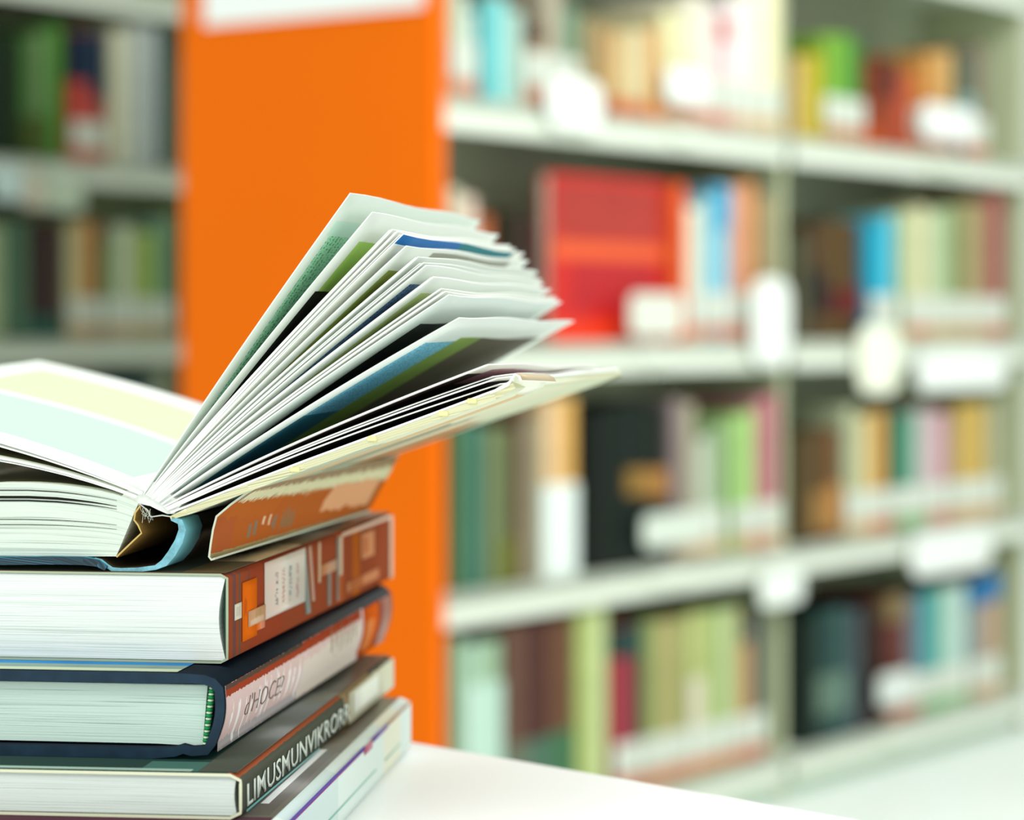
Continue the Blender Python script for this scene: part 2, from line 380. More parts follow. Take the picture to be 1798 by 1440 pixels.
def pinklab(name, seed):
    m = bpy.data.materials.new(name); m.use_nodes = True; t = NT(m); b = m.node_tree.nodes['Principled BSDF']; u, v = t.uv()
    base = t.mix(t.noise(t.m('MULTIPLY', u, 3), t.m('MULTIPLY', v, 9), 2, seed), lin('E8C0B0'), lin('CBD0C4'))
    for (vv, col, th_) in ((.28, '7C6A62', .56), (.45, 'A8603A', .5), (.62, '55707A', .52), (.80, 'B06A60', .5)):
        k = t.m('MULTIPLY', t.rect(u, v, (.22, .85, vv-.035, vv+.035)), t.m('GREATER_THAN', t.noise(t.m('MULTIPLY', u, 34), t.m('MULTIPLY', v, 26), 1, vv*9), th_))
        base = t.mix(k, base, lin(col))
    t.L(base, b.inputs['Base Color']); b.inputs['Roughness'].default_value = .4; b.inputs['Coat Weight'].default_value = .2; return m
decal('pink_label', bC(463), bC(534), TC*.30, TC-.0006, z0, pinklab('pink_label_print', 2), rC, eps=.0002)
sheet('label_wrap', [(-.0125, TC+.00022), (-.0008, TC+.00022)], [(-.0105, TC+.00022), (-.0008, TC+.00022)], bC(455), bC(534), .0001, [mat('cream_tape', 'C9B48C', .4, .2)]*3, rC)
decal('dark_stripe', bC(536), bC(545), TC*.12, TC*.97, z0, mat('slate_print', '6E7268', .4, .3), rC, slant=-.35)
decal('light_stripe', bC(547), bC(552), TC*.25, TC*.97, z0, mat('tan_print', 'B58468', .4, .3), rC, slant=-.3)
for x0, x1, c0, c1, cc in ((558, 562, .45, .97, 'C8A078'), (590, 594, .1, .95, '6B6658'), (595, 600, .42, .95, 'D0B090'), (563, 590, .52, .66, 'B87848'), (574, 580, .1, .52, '75695C')):
    decal('spine_lettering', bC(x0), bC(x1), TC*c0, TC*c1, z0, mat('spine_print_'+cc, cc, .4, .3), rC)
decal('pale_edge', LC-.0055, LC-.0003, .0008, TC-.0008, z0, mat('pale_edge_tone', 'DDBBA2', .6), rC)  # pale strip across the far end of the spine
decal('pale_edge', bC(600), LC-.0055, TC-.0016, TC-.0005, z0, mat('pale_edge_tone', 'DDBBA2', .6), rC)  # pale strip along the upper spine edge towards the far end
decal('tan_emblem', bC(634), bC(656), TC*.5, TC*.86, z0, streak_mat('emblem_print', 'CC8A62', [(.2, .8, .2, .5, 'B86A44', .4, 12)], .4, .3), rC)
decal('tan_lettering_band', bC(608), bC(664), TC*.14, TC*.28, z0, streak_mat('band_print', 'C4805A', [(0, 1, .1, .5, 'B06840', .9, 60)], .4, .3), rC)

# ================================================================== open book lying on the stack
fO = Frame(262, .625, zO+.0002, .145); LO = .196
rO = fO.root('open_book'); tag(rO, 'open hardcover book with broken spine and fanned pages, lying on top of the stack', 'book')
P = fO.loc
paper = mat('paper_white', 'F1F6EE', .7)
paper2 = mat('paper_cream', 'EEF0DC', .7)
pedge = mat('paper_edge', 'FAFCF6', .7)
# -- left text block
def cat(pts, x):
    for i in range(len(pts)-1):
        if x >= pts[i+1][0]: 
            q = (x-pts[i][0])/(pts[i+1][0]-pts[i][0]); q2 = q
            return pts[i][1]*(1-q2)+pts[i+1][1]*q2
    return pts[-1][1]
TOPL = [(243, 884), (225, 876), (205, 869), (175, 862), (140, 856), (100, 851), (50, 848), (0, 848), (-100, 855), (-200, 866), (-350, 890), (-600, 930), (-900, 960)]
BOTL = [(204, 977), (150, 977), (0, 976), (-300, 975), (-900, 975)]
def blkO(s, t):
    xr = 204+(243-204)*t-6*math.sin(math.pi*t)*0
    x = xr-s*(xr+700)
    # keep the detail near the spine
    yt = cat(TOPL, x+(243-xr)*(1-min(1, s*6))); yb = cat(BOTL, x)
    tt = t
    return P(x, yb+(yt-yb)*tt)
block('page_block', blkO, 0, LO, [edge_mat('page_edges_open', 'DCE8DA', '6E8576', 60, .75, 12), print_mat('olive_page_print', 'E8EDDC', [(.05, .95, .03, .97, '3E3A20', None, '6B6440')], .6)], rO, 70, 20)
# dark strips painting the shade of gaps between leaf bundles, left block
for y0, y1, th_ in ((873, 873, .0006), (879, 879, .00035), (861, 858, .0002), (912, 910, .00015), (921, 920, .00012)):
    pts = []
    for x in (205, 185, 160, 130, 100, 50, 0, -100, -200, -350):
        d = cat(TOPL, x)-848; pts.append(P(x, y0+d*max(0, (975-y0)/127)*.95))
    sheet('leaf_gap_shade', pts, pts, -.00012, .0008, [th_*min(1, .15+i*.22) for i in range(len(pts))], [mat('gap_shade_dark', '16150F', .9)]*3, rO)
# glued crown of the leaves at the gutter
def crown_pts(o): return o
gl = bmesh.new()
ring = [(238, 862), (250, 853), (268, 846), (285, 852), (300, 872), (318, 885), (304, 903), (292, 903), (276, 896), (262, 889), (247, 886), (241, 889), (225, 885), (212, 872), (220, 862)]
vs0 = [gl.verts.new((P(x, y)[0], .0008, P(x, y)[1])) for x, y in ring]; vs1 = [gl.verts.new((P(x, y)[0], LO-.004, P(x, y)[1])) for x, y in ring]
gl.faces.new(vs0); gl.faces.new(list(reversed(vs1)))
for i in range(len(ring)): gl.faces.new((vs0[i], vs0[(i+1) % len(ring)], vs1[(i+1) % len(ring)], vs1[i]))
link('glued_gutter', gl, mat('glued_paper', 'F3F7F0', .8, vary=.08, vscale=900), rO)
# -- left raised leaves
def curve(p0, p1, bulge, n=14, bb=0):
    """points from p0 to p1 (local a,c) with sideways bulge (fraction of length)"""
    dx, dy = p1[0]-p0[0], p1[1]-p0[1]; out = []
    for i in range(n+1):
        t = i/n; k = bulge*4*t*(1-t)*(1.15-.3*t)
        out.append((p0[0]+dx*t-dy*k, p0[1]+dy*t+dx*k))
    return out
def leaf(n0, tip, ftip, bulge, mats, th=.00018, name='page', bfar=LO, wav=0.0006, ph=0.0, near_b=0.0, fbul=None):
    a0 = P(*n0); a1 = P(*tip); f1 = P(ftip[0], ftip[1], bfar)
    near = curve(a0, a1, bulge); far = curve(a0, f1, bulge if fbul is None else fbul)
    wv = (lambda u, v: (wav*u*u*math.sin(v*9+ph)*.4, wav*u*u*math.sin(v*11+ph))) if wav else None
    return sheet(name, near, far, near_b, bfar, th, mats, rO, rows=12, wave=wv)
t1 = print_mat('mint_yellow_print', 'E2E8E0', [(.08, .90, .07, .46, 'BCD0C7'), (.08, .90, .50, .86, 'CCD8B0')], .6)
leaf((250, 866), (-330, 702), (67, 633), -.030, [pedge, t1, pedge], th=.0007, wav=.0003)
leaf((246, 868), (-350, 712), (60, 641), -.030, [paper, paper, pedge], th=.0003, wav=.0003)
olive = print_mat('dark_olive_print', 'E8EDDC', [(.08, .93, .02, .96, '34301C', None, '585238')], .6)
leaf((240, 872), (-345, 776), (50, 690), -.045, [paper, olive, pedge], th=.0005, wav=.0003)
leaf((238, 874), (-350, 784), (46, 696), -.045, [paper, paper, pedge], th=.0002, wav=.0003)
# -- right fan of leaves
def pm(*a, **k): return print_mat(*a, **k)
W_ = 'EDF3EA'
prints = {
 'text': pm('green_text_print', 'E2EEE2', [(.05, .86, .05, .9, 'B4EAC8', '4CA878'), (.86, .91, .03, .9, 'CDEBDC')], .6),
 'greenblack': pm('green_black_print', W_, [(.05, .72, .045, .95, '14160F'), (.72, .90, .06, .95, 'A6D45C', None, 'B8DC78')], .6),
 'plain': pm('plain_page', 'F0F4EA', [], .6),
 'blueedge': pm('blue_edge_print', 'EEF2E6', [(.965, 1.01, 0, .42, '1B6FB4'), (.965, 1.01, .42, .9, '1D7F86')], .6),
 'olivephoto': pm('olive_photo_print', W_, [(.05, .905, .045, .95, '86983A', None, 'A8B85C'), (.915, .985, .2, .85, '7E8474', None, 'B4B4A2')], .6),
 'navy': pm('navy_text_print', W_, [(.05, .92, .04, .95, '6688AE', '2F4A78')], .6),
 'green2': pm('pale_green_print', W_, [(.5, .93, .05, .95, 'CCDC94'), (.05, .5, .06, .95, '161A12')], .6),
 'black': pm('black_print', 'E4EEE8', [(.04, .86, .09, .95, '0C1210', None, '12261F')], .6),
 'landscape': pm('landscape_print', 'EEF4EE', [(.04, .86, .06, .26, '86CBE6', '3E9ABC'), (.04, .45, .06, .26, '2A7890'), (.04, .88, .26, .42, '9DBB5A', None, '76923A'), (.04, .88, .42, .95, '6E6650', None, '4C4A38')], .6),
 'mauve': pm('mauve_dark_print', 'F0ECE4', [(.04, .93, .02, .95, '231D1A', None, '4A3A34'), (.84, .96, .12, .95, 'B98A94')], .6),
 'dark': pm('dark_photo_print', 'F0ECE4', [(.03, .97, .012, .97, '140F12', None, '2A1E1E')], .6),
 'greenshade': pm('grey_green_print', 'E2EAE0', [(.03, .97, .05, .9, '8FA898', None, 'B4C8BA')], .6),
}
#       start      near tip    far tip     print        thickness  fillers(dx,dy spread behind)
fan = [((252, 868), (615, 339), (844, 386), 'text', .0003, 0),
       ((256, 869), (653, 374), (876, 411), 'greenblack', .0003, 0),
       ((258, 870), (688, 405), (897, 431), 'plain', .0004, 1),
       ((260, 871), (697, 408), (906, 438), 'plain', .0003, 1),
       ((262, 872), (708, 411), (921, 446), 'blueedge', .0003, 1),
       ((264, 873), (714, 430), (928, 459), 'olivephoto', .0003, 0),
       ((266, 874), (735, 449), (944, 477), 'greenshade', .0003, 1),
       ((268, 876), (744, 460), (950, 489), 'greenshade', .0003, 1),
       ((270, 877), (748, 466), (955, 496), 'navy', .0003, 0),
       ((272, 878), (760, 488), (968, 507), 'green2', .0004, 1),
       ((274, 880), (774, 509), (976, 521), 'plain', .0003, 1),
       ((276, 881), (781, 513), (981, 527), 'plain', .0003, 1),
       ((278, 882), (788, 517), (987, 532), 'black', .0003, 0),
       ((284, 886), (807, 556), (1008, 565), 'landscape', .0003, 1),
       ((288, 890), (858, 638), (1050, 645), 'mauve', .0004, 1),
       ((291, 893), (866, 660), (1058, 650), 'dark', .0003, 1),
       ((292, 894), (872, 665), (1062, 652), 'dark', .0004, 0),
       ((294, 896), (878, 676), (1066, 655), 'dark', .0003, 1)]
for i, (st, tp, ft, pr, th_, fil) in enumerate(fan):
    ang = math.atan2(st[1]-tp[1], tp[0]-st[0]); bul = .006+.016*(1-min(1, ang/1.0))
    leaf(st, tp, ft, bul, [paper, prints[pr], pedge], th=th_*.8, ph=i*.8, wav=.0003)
    nx, ny = -math.sin(ang), -math.cos(ang)
    for k in range(fil):
        d = 2.4+2.6*k; tx = tp[0]-2+nx*d+random.uniform(-3, 1); ty = tp[1]+ny*d+3
        leaf((st[0]-1, st[1]-1), (tx, ty), (ft[0]+nx*d-3, ft[1]+ny*d+2), bul, [paper, paper2 if k % 2 else paper, pedge], th=.00018, ph=i*.8+k*.5, wav=.0003)
# -- back board
hin = (301, 909); tipn = (903, 676)
nearc = [P(hin[0], hin[1]), P(330, 898), P(438, 856), P(535, 819), P(760, 736), P(870, 695), P(*tipn)]
farh = P(hin[0], hin[1]); ft_ = P(1089, 653, LO+.006)
farc = [(nearc[0][0]+(ft_[0]-nearc[0][0])*((p[0]-nearc[0][0])/(nearc[-1][0]-nearc[0][0])), nearc[0][1]+(ft_[1]-nearc[0][1])*((p[0]-nearc[0][0])/(nearc[-1][0]-nearc[0][0]))+.0006*math.sin(i*.9)) for i, p in enumerate(nearc)]
bk_under = streak_mat('cream_back_laminate', 'DCE0C4', [(.05, .6, .0, 1, 'B9C4AC', .3, 14), (.2, .95, .12, .22, 'D9BE94', .3, 8), (.25, .7, .25, .42, 'A9A68C', .3, 20), (.3, .98, .42, .52, 'E2DEC2', .2, 8), (.1, .6, .55, .75, 'C99A6E', .35, 12), (.1, .55, .75, .9, 'A86A40', .3, 14)], .22, .5)
yedge = bpy.data.materials.new('cream_board_edge'); yedge.use_nodes = True
tt = NT(yedge); u_, v_ = tt.uv(); n_ = tt.noise(tt.m('MULTIPLY', u_, 40), v_, 2)
rr = tt.n('ShaderNodeValToRGB'); tt.L(n_, rr.inputs[0]); el = rr.color_ramp.elements
el[0].position = .3; el[0].color = lin('6E6E58'); el[1].position = .62; el[1].color = lin('E4E6C4'); e2 = el.new(.45); e2.color = lin('CFCB9C')
tt.L(rr.outputs[0], yedge.node_tree.nodes['Principled BSDF'].inputs['Base Color'])
sheet('back_board', nearc, farc, -.001, LO+.006, [.0008, .0016, .0018, .0018, .0018, .0018, .0016], [paper, bk_under, yedge], rO, rows=10)
endp = [(p[0], p[1]+.0013) for p in nearc]; endf = [(p[0], p[1]+.0013) for p in farc]
sheet('endpaper', endp, endf, -.0005, LO, .0005, [paper, paper, pedge], rO, rows=6)
# curled and torn corner of the endpaper
cr = []
for i, (x, y) in enumerate(((862, 690), (880, 682), (893, 676), (900, 664), (906, 657), (913, 661), (916, 668))): cr.append(P(x, y))
sheet('torn_corner', cr, [(p[0]+.004, p[1]-.001) for p in cr], -.0012, .03, .0005, [mat('cream_tape', 'C9B48C', .4, .2), paper2, pedge], rO, rows=5)
for x, y in ((655, 768), (830, 702), (780, 724), (520, 822)):
    p = P(x, y); bmx = bmesh.new(); box(bmx, p[0]-.0012, p[0]+.0012, -.0014, .004, p[1]-.0009, p[1]+.0003, 0, .0002)
    link('yellow_tape', bmx, mat('yellow_tape', 'E8E4A8', .5), rO)
# -- front board under the left block and the spine strip
teal = streak_mat('teal_cover_cloth', '5EA6B4', [(.0, 1, .0, 1, '5EA6B4', .1)], .4, .2)
tealm = mat('teal_cover', '2F7F94', .4, .25, .5, 260); tealp = mat('pale_teal_cover', '7FBECB', .4, .25, .35, 500)
bd = [P(-700, 985), P(-300, 986), P(0, 984), P(100, 983), P(150, 984), P(176, 988), P(190, 997)]
tm = bpy.data.materials.new('blue_board_edge'); tm.use_nodes = True; tt = NT(tm); u_, v_ = tt.uv()
rr = tt.n('ShaderNodeValToRGB'); tt.L(tt.noise(tt.m('MULTIPLY', u_, 70), v_, 3), rr.inputs[0]); el = rr.color_ramp.elements
el[0].position = .45; el[0].color = lin('10262E'); el[1].position = .75; el[1].color = lin('4E9CC4'); e2 = el.new(.6); e2.color = lin('1D4A5C')
tt.L(rr.outputs[0], tm.node_tree.nodes['Principled BSDF'].inputs['Base Color'])
sheet('front_board', bd, bd, -.002, LO+.003, [.0019, .0019, .0019, .0019, .0019, .0017, .0012], [tealm, mat('dark_board_underside', '1B2A30', .5), tm], rO)
sp = [P(168, 982), P(180, 985), P(190, 993), P(199, 999), P(215, 1001), P(245, 1000), P(275, 996), P(290, 988), P(303, 972), P(316, 950), P(322, 930), P(318, 916), P(303, 910)]
tan = mat('kraft_lining', 'C29A52', .8, vary=.3, vscale=300); shade_tan = mat('shaded_kraft_lining', '2E2714', .85, vary=.4, vscale=200)  # darker kraft copy carries the shade inside the hollow spine
spm = print_mat('spine_cloth_print', '4A3828', [(.0, 1, 0, .075, '6FB0B8'), (.3, 1, .075, .35, '33261C'), (.3, 1, .35, .6, '5A3420')], .35, .3)  # teal near end; dark brown bands paint a shadowed reflection behind it
sheet('spine_strip', sp, sp, -.001, LO+.002, [.001]*4+[.0011]*3+[.0018, .002, .002, .0018, .0014, .001], [shade_tan, spm, tealp], rO, rows=12)
zz = [P(246, 889), P(238, 900), P(236, 913), P(243, 922), P(249, 936), P(232, 952), P(205, 978)]
sheet('kraft_liner', zz, [(x+.0005, y) for x, y in zz], -.0003, LO-.01, .0004, [mat('brown_kraft', '7C5E2A', .85), mat('brown_kraft', '7C5E2A', .85), mat('kraft_edge', 'CDB06A', .8)], rO, rows=4)
zz = [P(246, 886), P(258, 896), P(264, 908), P(284, 905), P(303, 908)]
sheet('spine_mull', zz, zz, .0002, LO-.01, .0003, [shade_tan, mat('grey_gauze', '8E968A', .9, vary=.5, vscale=1500), mat('gauze_edge', 'C4CCC0', .9)], rO, rows=4)
# loose threads
for i in range(6):
    x, y = 250+random.uniform(0, 22), 890+random.uniform(0, 8)
    cu = bpy.data.curves.new('thread', 'CURVE'); cu.dimensions = '3D'; cu.bevel_depth = .00005; s_ = cu.splines.new('POLY'); s_.points.add(5)
    for k in range(6):
        p = P(x+random.uniform(-5, 5)+k*1.0, y+k*random.uniform(2, 6)); s_.points[k].co = (p[0], -.0004-random.uniform(0, .001), p[1], 1)
    dg = bpy.context.evaluated_depsgraph_get(); o = bpy.data.objects.new('thread', cu); C.objects.link(o); dg.update()
    me = bpy.data.meshes.new_from_object(o.evaluated_get(dg)); C.objects.unlink(o); bpy.data.objects.remove(o); bpy.data.curves.remove(cu)
    me.materials.clear(); me.materials.append(mat('thread_white', 'D9DFD2', .8)); o = bpy.data.objects.new('loose_thread', me); C.objects.link(o); o.parent = rO
# -- plastic covered jacket hanging below the back board
jk = [P(462, 851), P(448, 857), P(430, 868), P(405, 886), P(380, 907), P(374, 930), P(370, 955), P(367, 978), P(371, 983), P(377, 981)]
jf = [P(700, 800, LO-.012), P(692, 812, LO-.012), P(686, 825, LO-.012), P(676, 843, LO-.012), P(664, 865, LO-.012), P(657, 878, LO-.012), P(651, 888, LO-.012), P(644, 895, LO-.012), P(646, 897, LO-.012), P(650, 897, LO-.012)]
jm = streak_mat('orange_brown_jacket', 'B4622E', [(.0, .30, 0, 1, '9A8466', .08, 40), (.14, .33, .02, 1, 'DAD6AE', .34, 160), (.36, .6, .0, .3, 'B8652E', .2, 60), (.55, .9, .0, .10, 'B05E34', .2, 30), (.9, 1, 0, 1, 'A99A6E', .05, 40), (.66, .82, .18, .195, '857A66', .12, 20), (.66, .82, .21, .225, '857A66', .12, 20), (.62, .74, .25, .262, 'E4C0A0', .12, 20), (.6, .72, .285, .295, 'E4C0A0', .12, 20), (.66, .8, .31, .33, '8A7460', .3, 20), (.62, .8, .36, .44, '96704E', .6, 90), (.3, .7, .6, .95, 'DDA47A', .3, 20)], .25, .5)
sheet('plastic_jacket', list(reversed(jk)), list(reversed(jf)), 0, LO-.012, .0005, [mat('jacket_inside', '5A4030', .5), jm, mat('plastic_edge', 'C9D2BC', .3)], rO, rows=10)
for o in rO.children:
    if o.name.startswith('plastic_jacket'):   # uv ran bottom to top; flip to top to bottom
        uvl = o.data.uv_layers[0]
        for d in uvl.data: d.uv = (1-d.uv[0], d.uv[1])

# ================================================================== bookcases
PHI = math.radians(54.3); U2 = Vector((math.cos(PHI), math.sin(PHI))); N2 = Vector((-math.sin(PHI), math.cos(PHI)))
class Case:
    def __init__(s, P0): s.P = Vector(P0)
    def s(s, px, d=0.0):
        k = (px-899)/F; q = s.P+N2*d; return (k*q.y-q.x)/(U2.x-k*U2.y)
    def z(s, py, sv, d=0.0):
        Y = s.P.y+U2.y*sv+N2.y*d; return CZ-(py-HOR)/F*Y
    def world(s, sv, d, z): q = s.P+U2*sv+N2*d; return (q.x, q.y, z)
BZ = [.078, .430, .782, 1.132, 1.484, 1.836]      # top faces of the boards
LIP = .048
white_metal = mat('white_shelf_metal', 'DAE1D1', .4, .1)
upm = mat('pale_green_upright_metal', 'B8C09C', .5)
backm = mat('grey_green_back_panel', 'B2BA9E', .6, vary=.1, vscale=3)
orange = mat('orange_panel_paint', 'EC6C00', .6, vary=.04, vscale=2, spec=.08)
def bookcase(P0, s0, s1, pitch, label, off=0.0):
    r = root('bookcase', (P0[0], P0[1], 0), PHI); tag(r, label, 'bookcase')
    D = .475
    n = round((s1-s0)/pitch)
    ups = [s0+off+i*pitch for i in range(n+1)]
    for i, u in enumerate(ups[1:] if s0 == 0 else ups):
        boxo('upright', u-.009, u+.009, .014, D-.014, 0, 1.87, upm, r, .002)
    for i in range(n):
        a, b = ups[i]+(.0125 if i else .0), ups[i+1]-.0125
        for z in BZ:
            bm = bmesh.new(); box(bm, a, b, .0, D, z-.02, z); box(bm, a, b, 0, .004, z-LIP, z+.0); box(bm, a, b, D-.004, D, z-LIP, z)
            link('shelf_board', bm, white_metal, r)
        boxo('back_panel', a, b, D/2-.004, D/2+.004, .08, 1.83, backm, r)
    boxo('plinth', s0+.012, s1-.03, .02, D-.02, 0, .055, mat('green_grey_plinth', 'BCD0BA', .5), r)
    return r
A0 = (-.095, 3.68); cA = Case(A0)
rA = bookcase(A0, 0, 2*.975, .975, 'long white bookcase with a bright orange end panel, running away to the right')
boxo('end_panel', -.03, 0, -.004, .475, 0, 1.95, orange, rA, .004)['label'] = 'bright orange end panel'
q0 = (-.83, 5.2); cB = Case(q0)
bookcase(q0, -.35, .38+.0, .73, 'far white bookcase in the next aisle, left of the orange panel')
# white notice on the orange end panel: lies on plane s=-.03, across d
cP = Case(A0)
def dpx(px):  # depth d on the end panel plane for a pixel column
    q = cA.P-U2*.034; k = (px-899)/F; return (k*q.y-q.x)/(N2.x-k*N2.y)
d0, d1 = dpx(742), dpx(358)
q = cA.P-U2*.034
zb0 = CZ-(12-HOR)/F*(q.y+N2.y*d0); zb1 = CZ-(46-HOR)/F*(q.y+N2.y*d1)
nb = bmesh.new()
vs = []
for s_ in (-.034, -.0305):
    vs.append([nb.verts.new(c) for c in ((s_, d0, zb0), (s_, d1, zb1), (s_, d1, 1.62), (s_, d0, 1.62))])
nb.faces.new(vs[0]); nb.faces.new(list(reversed(vs[1])))
for i in range(4): nb.faces.new((vs[0][i], vs[0][(i+1) % 4], vs[1][(i+1) % 4], vs[1][i]))
so = link('notice_board', nb, mat('white_sign_plastic', 'EFF3EE', .4)); so.location = (A0[0], A0[1], 0); so.rotation_euler = (0, 0, PHI)
tag(so, 'blank white notice board fixed high on the orange end panel', 'sign')

# ---- shelf books
pg = mat('shelf_book_pages', 'E2E2CC', .8); lab = mat('call_number_paper', 'CDD3C5', .6)
redb = mat('red_label_band', 'CC8468', .6); orb = mat('tan_label_band', 'CCAE86', .6); grb = mat('green_label_band', '8DB87A', .6)
BCOL = {'r': redb, 'o': orb, 'g': grb}
LABELS = {}
def shelf_book(case, row, x0, x1, yt, col, nm, where, band='r', split=None, dep=.165, d=.012, lean=0.0, base=0.0, label=True, patch=None):
    """x0,x1: columns the spine covers, yt: row of its top; row: board index; split: (fraction, colour) of the lower spine"""
    s0 = case.s(x0, d)+.0008; s1 = case.s(x1, d)-.0008; z = BZ[row]+base+.0006
    h = min(case.z(yt, (s0+s1)/2, d)-z, .305); wd = max(.006, s1-s0)
    cm = mat('book_cloth_'+col, col, .55, 0, .12, 40, .15)
    bm = bmesh.new(); t = min(.0025, wd*.2); r = min(.004, wd*.25); n = 5
    # U shaped cover seen from above, spine at y=0
    outer = [(0, dep), (0, r)]+[(wd/2-wd/2*math.cos(math.pi*i/n), r-r*math.sin(math.pi*i/n)) for i in range(1, n)]+[(wd, r), (wd, dep)]
    inner = [(wd-t, dep), (wd-t, r+t), (t, r+t), (t, dep)]
    poly = outer+inner
    lo = [bm.verts.new((x, y, 0)) for x, y in poly]; hi = [bm.verts.new((x, y, h)) for x, y in poly]
    m = len(poly)
    for i in range(m): bm.faces.new((lo[i], lo[(i+1) % m], hi[(i+1) % m], hi[i]))
    bm.faces.new(lo); bm.faces.new(hi)
    bmesh.ops.triangulate(bm, faces=[f for f in bm.faces if len(f.verts) > 4])
    o = link('library_book', bm, cm); o.location = case.world(s0, d, z); o.rotation_euler = (0, 0, PHI)
    if lean:
        o.rotation_euler = (0, lean, PHI)
        if lean < 0: pass
        o.location.z += max(0, math.sin(lean))*wd if lean > 0 else 0
    boxo('page_block', t+.0002, wd-t-.0002, r+t+.0004, dep-.003, .003, h-.003, pg, o)
    if split:
        f0, f1 = split[0], split[1]; c2 = split[2]
        boxo('spine_panel', -.0005, wd+.0005, -.0006, .02, h*f0, h*f1, mat('spine_panel_'+c2, c2, .55, spec=.15), o)
    if label:
        boxo('call_number_label', .0002, wd-.0002, -.0009, .003, .03, .080, lab, o)
        boxo('colour_band', .0002, wd-.0002, -.0009, .003, .006, .026, BCOL[band], o)
    txt = f'{nm} {where}'; LABELS[txt] = LABELS.get(txt, 0)+1
    tag(o, txt, 'book'); return o
G = {}
def row(case, ri, where, group, items):
    for it in items:
        kw = it[5] if len(it) > 5 else {}
        o = shelf_book(case, ri, it[0], it[1], it[2], it[3], it[4], where, **kw); o['group'] = group

S1 = 'on the top right shelf'; S2 = 'on the second right shelf'
S3 = 'on the third right shelf'; S4 = 'on the bottom right shelf'
row(cA, 3, S1, 'library books on the top right shelf', [
 (792, 806, -40, 'BFC6A2', 'olive white book against the orange panel'),
 (807, 822, -10, 'C6D0C0', 'pale green book second from the orange panel'),
 (823, 838, 20, 'B4CEC0', 'pale mint book third from the orange panel'),
 (845, 860, 10, '3F9FA4', 'dark teal book beside the light teal one', dict(label=False)),
 (861, 893, -5, '7FC8C4', 'wide light teal book', dict(label=False)),
 (894, 922, 20, 'A6C2B4', 'grey mint book right of the light teal one', dict(label=False)),
 (924, 956, 40, '9A8468', 'brown grey book behind the round white card', dict(split=(.75, .97, '4A3428'))),
 (958, 990, -20, 'A8A08A', 'stone coloured book behind the round white card'),
 (992, 1018, 15, '6E8E74', 'grey green book right of the stone coloured one'),
 (1022, 1052, 30, '8F8460', 'olive brown book left of the tan ones', dict(split=(.0, .18, 'C0642E'), label=False)),
 (1054, 1076, 48, 'AE8A58', 'tan book with an orange foot', dict(split=(.0, .2, '8A4A30'), label=False)),
 (1078, 1108, 56, 'C8AE7C', 'sand coloured book with an orange foot', dict(split=(.0, .2, 'C4683A'), label=False)),
 (1110, 1138, 52, 'D0C49A', 'light sand coloured book', dict(split=(.0, .2, 'B8704A'), label=False)),
 (1140, 1162, 50, 'CC9A5C', 'caramel book left of a cream one', dict(split=(.0, .16, 'D88850'), label=False)),
 (1164, 1202, 20, 'D8D4A4', 'broad cream yellow book'),
 (1204, 1238, -10, 'DED8C2', 'broad ivory book'),
 (1240, 1262, 10, 'E4DCD4', 'greyish white book with pink neighbour'),
 (1264, 1282, 20, 'E0B8BC', 'rose pink book with a red top', dict(split=(.75, .92, 'BE4A44'))),
 (1284, 1318, -5, 'E8E2DC', 'white book right of the rose pink one', dict(band='o')),
 (1320, 1346, -20, 'F2F0CC', 'pale yellow book', dict(band='o')),
 (1348, 1370, -25, 'EFE8BC', 'cream yellow book left of the upright', dict(band='o')),
 (1398, 1414, 100, 'C4A870', 'tan book right of the upright', dict(label=False)),
 (1416, 1446, 96, 'B4A21E', 'mustard book right of the tan one', dict(label=False)),
 (1448, 1468, 60, '7FA83A', 'leaf green book right of the mustard one'),
 (1470, 1500, 62, '66A036', 'bright green book left of the dark green one'),
 (1502, 1518, 70, '3F7038', 'dark green book left of the red-brown ones'),
 (1524, 1546, 110, '7E3418', 'dark rust book', dict(label=False, split=(0, .25, 'B84A12'))),
 (1548, 1574, 104, '8E3E20', 'broad rust red book', dict(label=False, split=(.55, 1, '54281C'))),
 (1576, 1600, 130, 'B04A32', 'brick red book', dict(label=False)),
 (1602, 1628, 122, 'B8702E', 'orange brown book'),
 (1630, 1656, 92, 'C89450', 'amber book'),
 (1658, 1676, 90, 'C8A468', 'light amber book'),
 (1692, 1712, 96, '5E6A58', 'grey green book left of the far upright', dict(split=(.3, .6, '7FA8A0'))),
 (1714, 1734, 80, '807460', 'taupe book left of the far upright'),
])
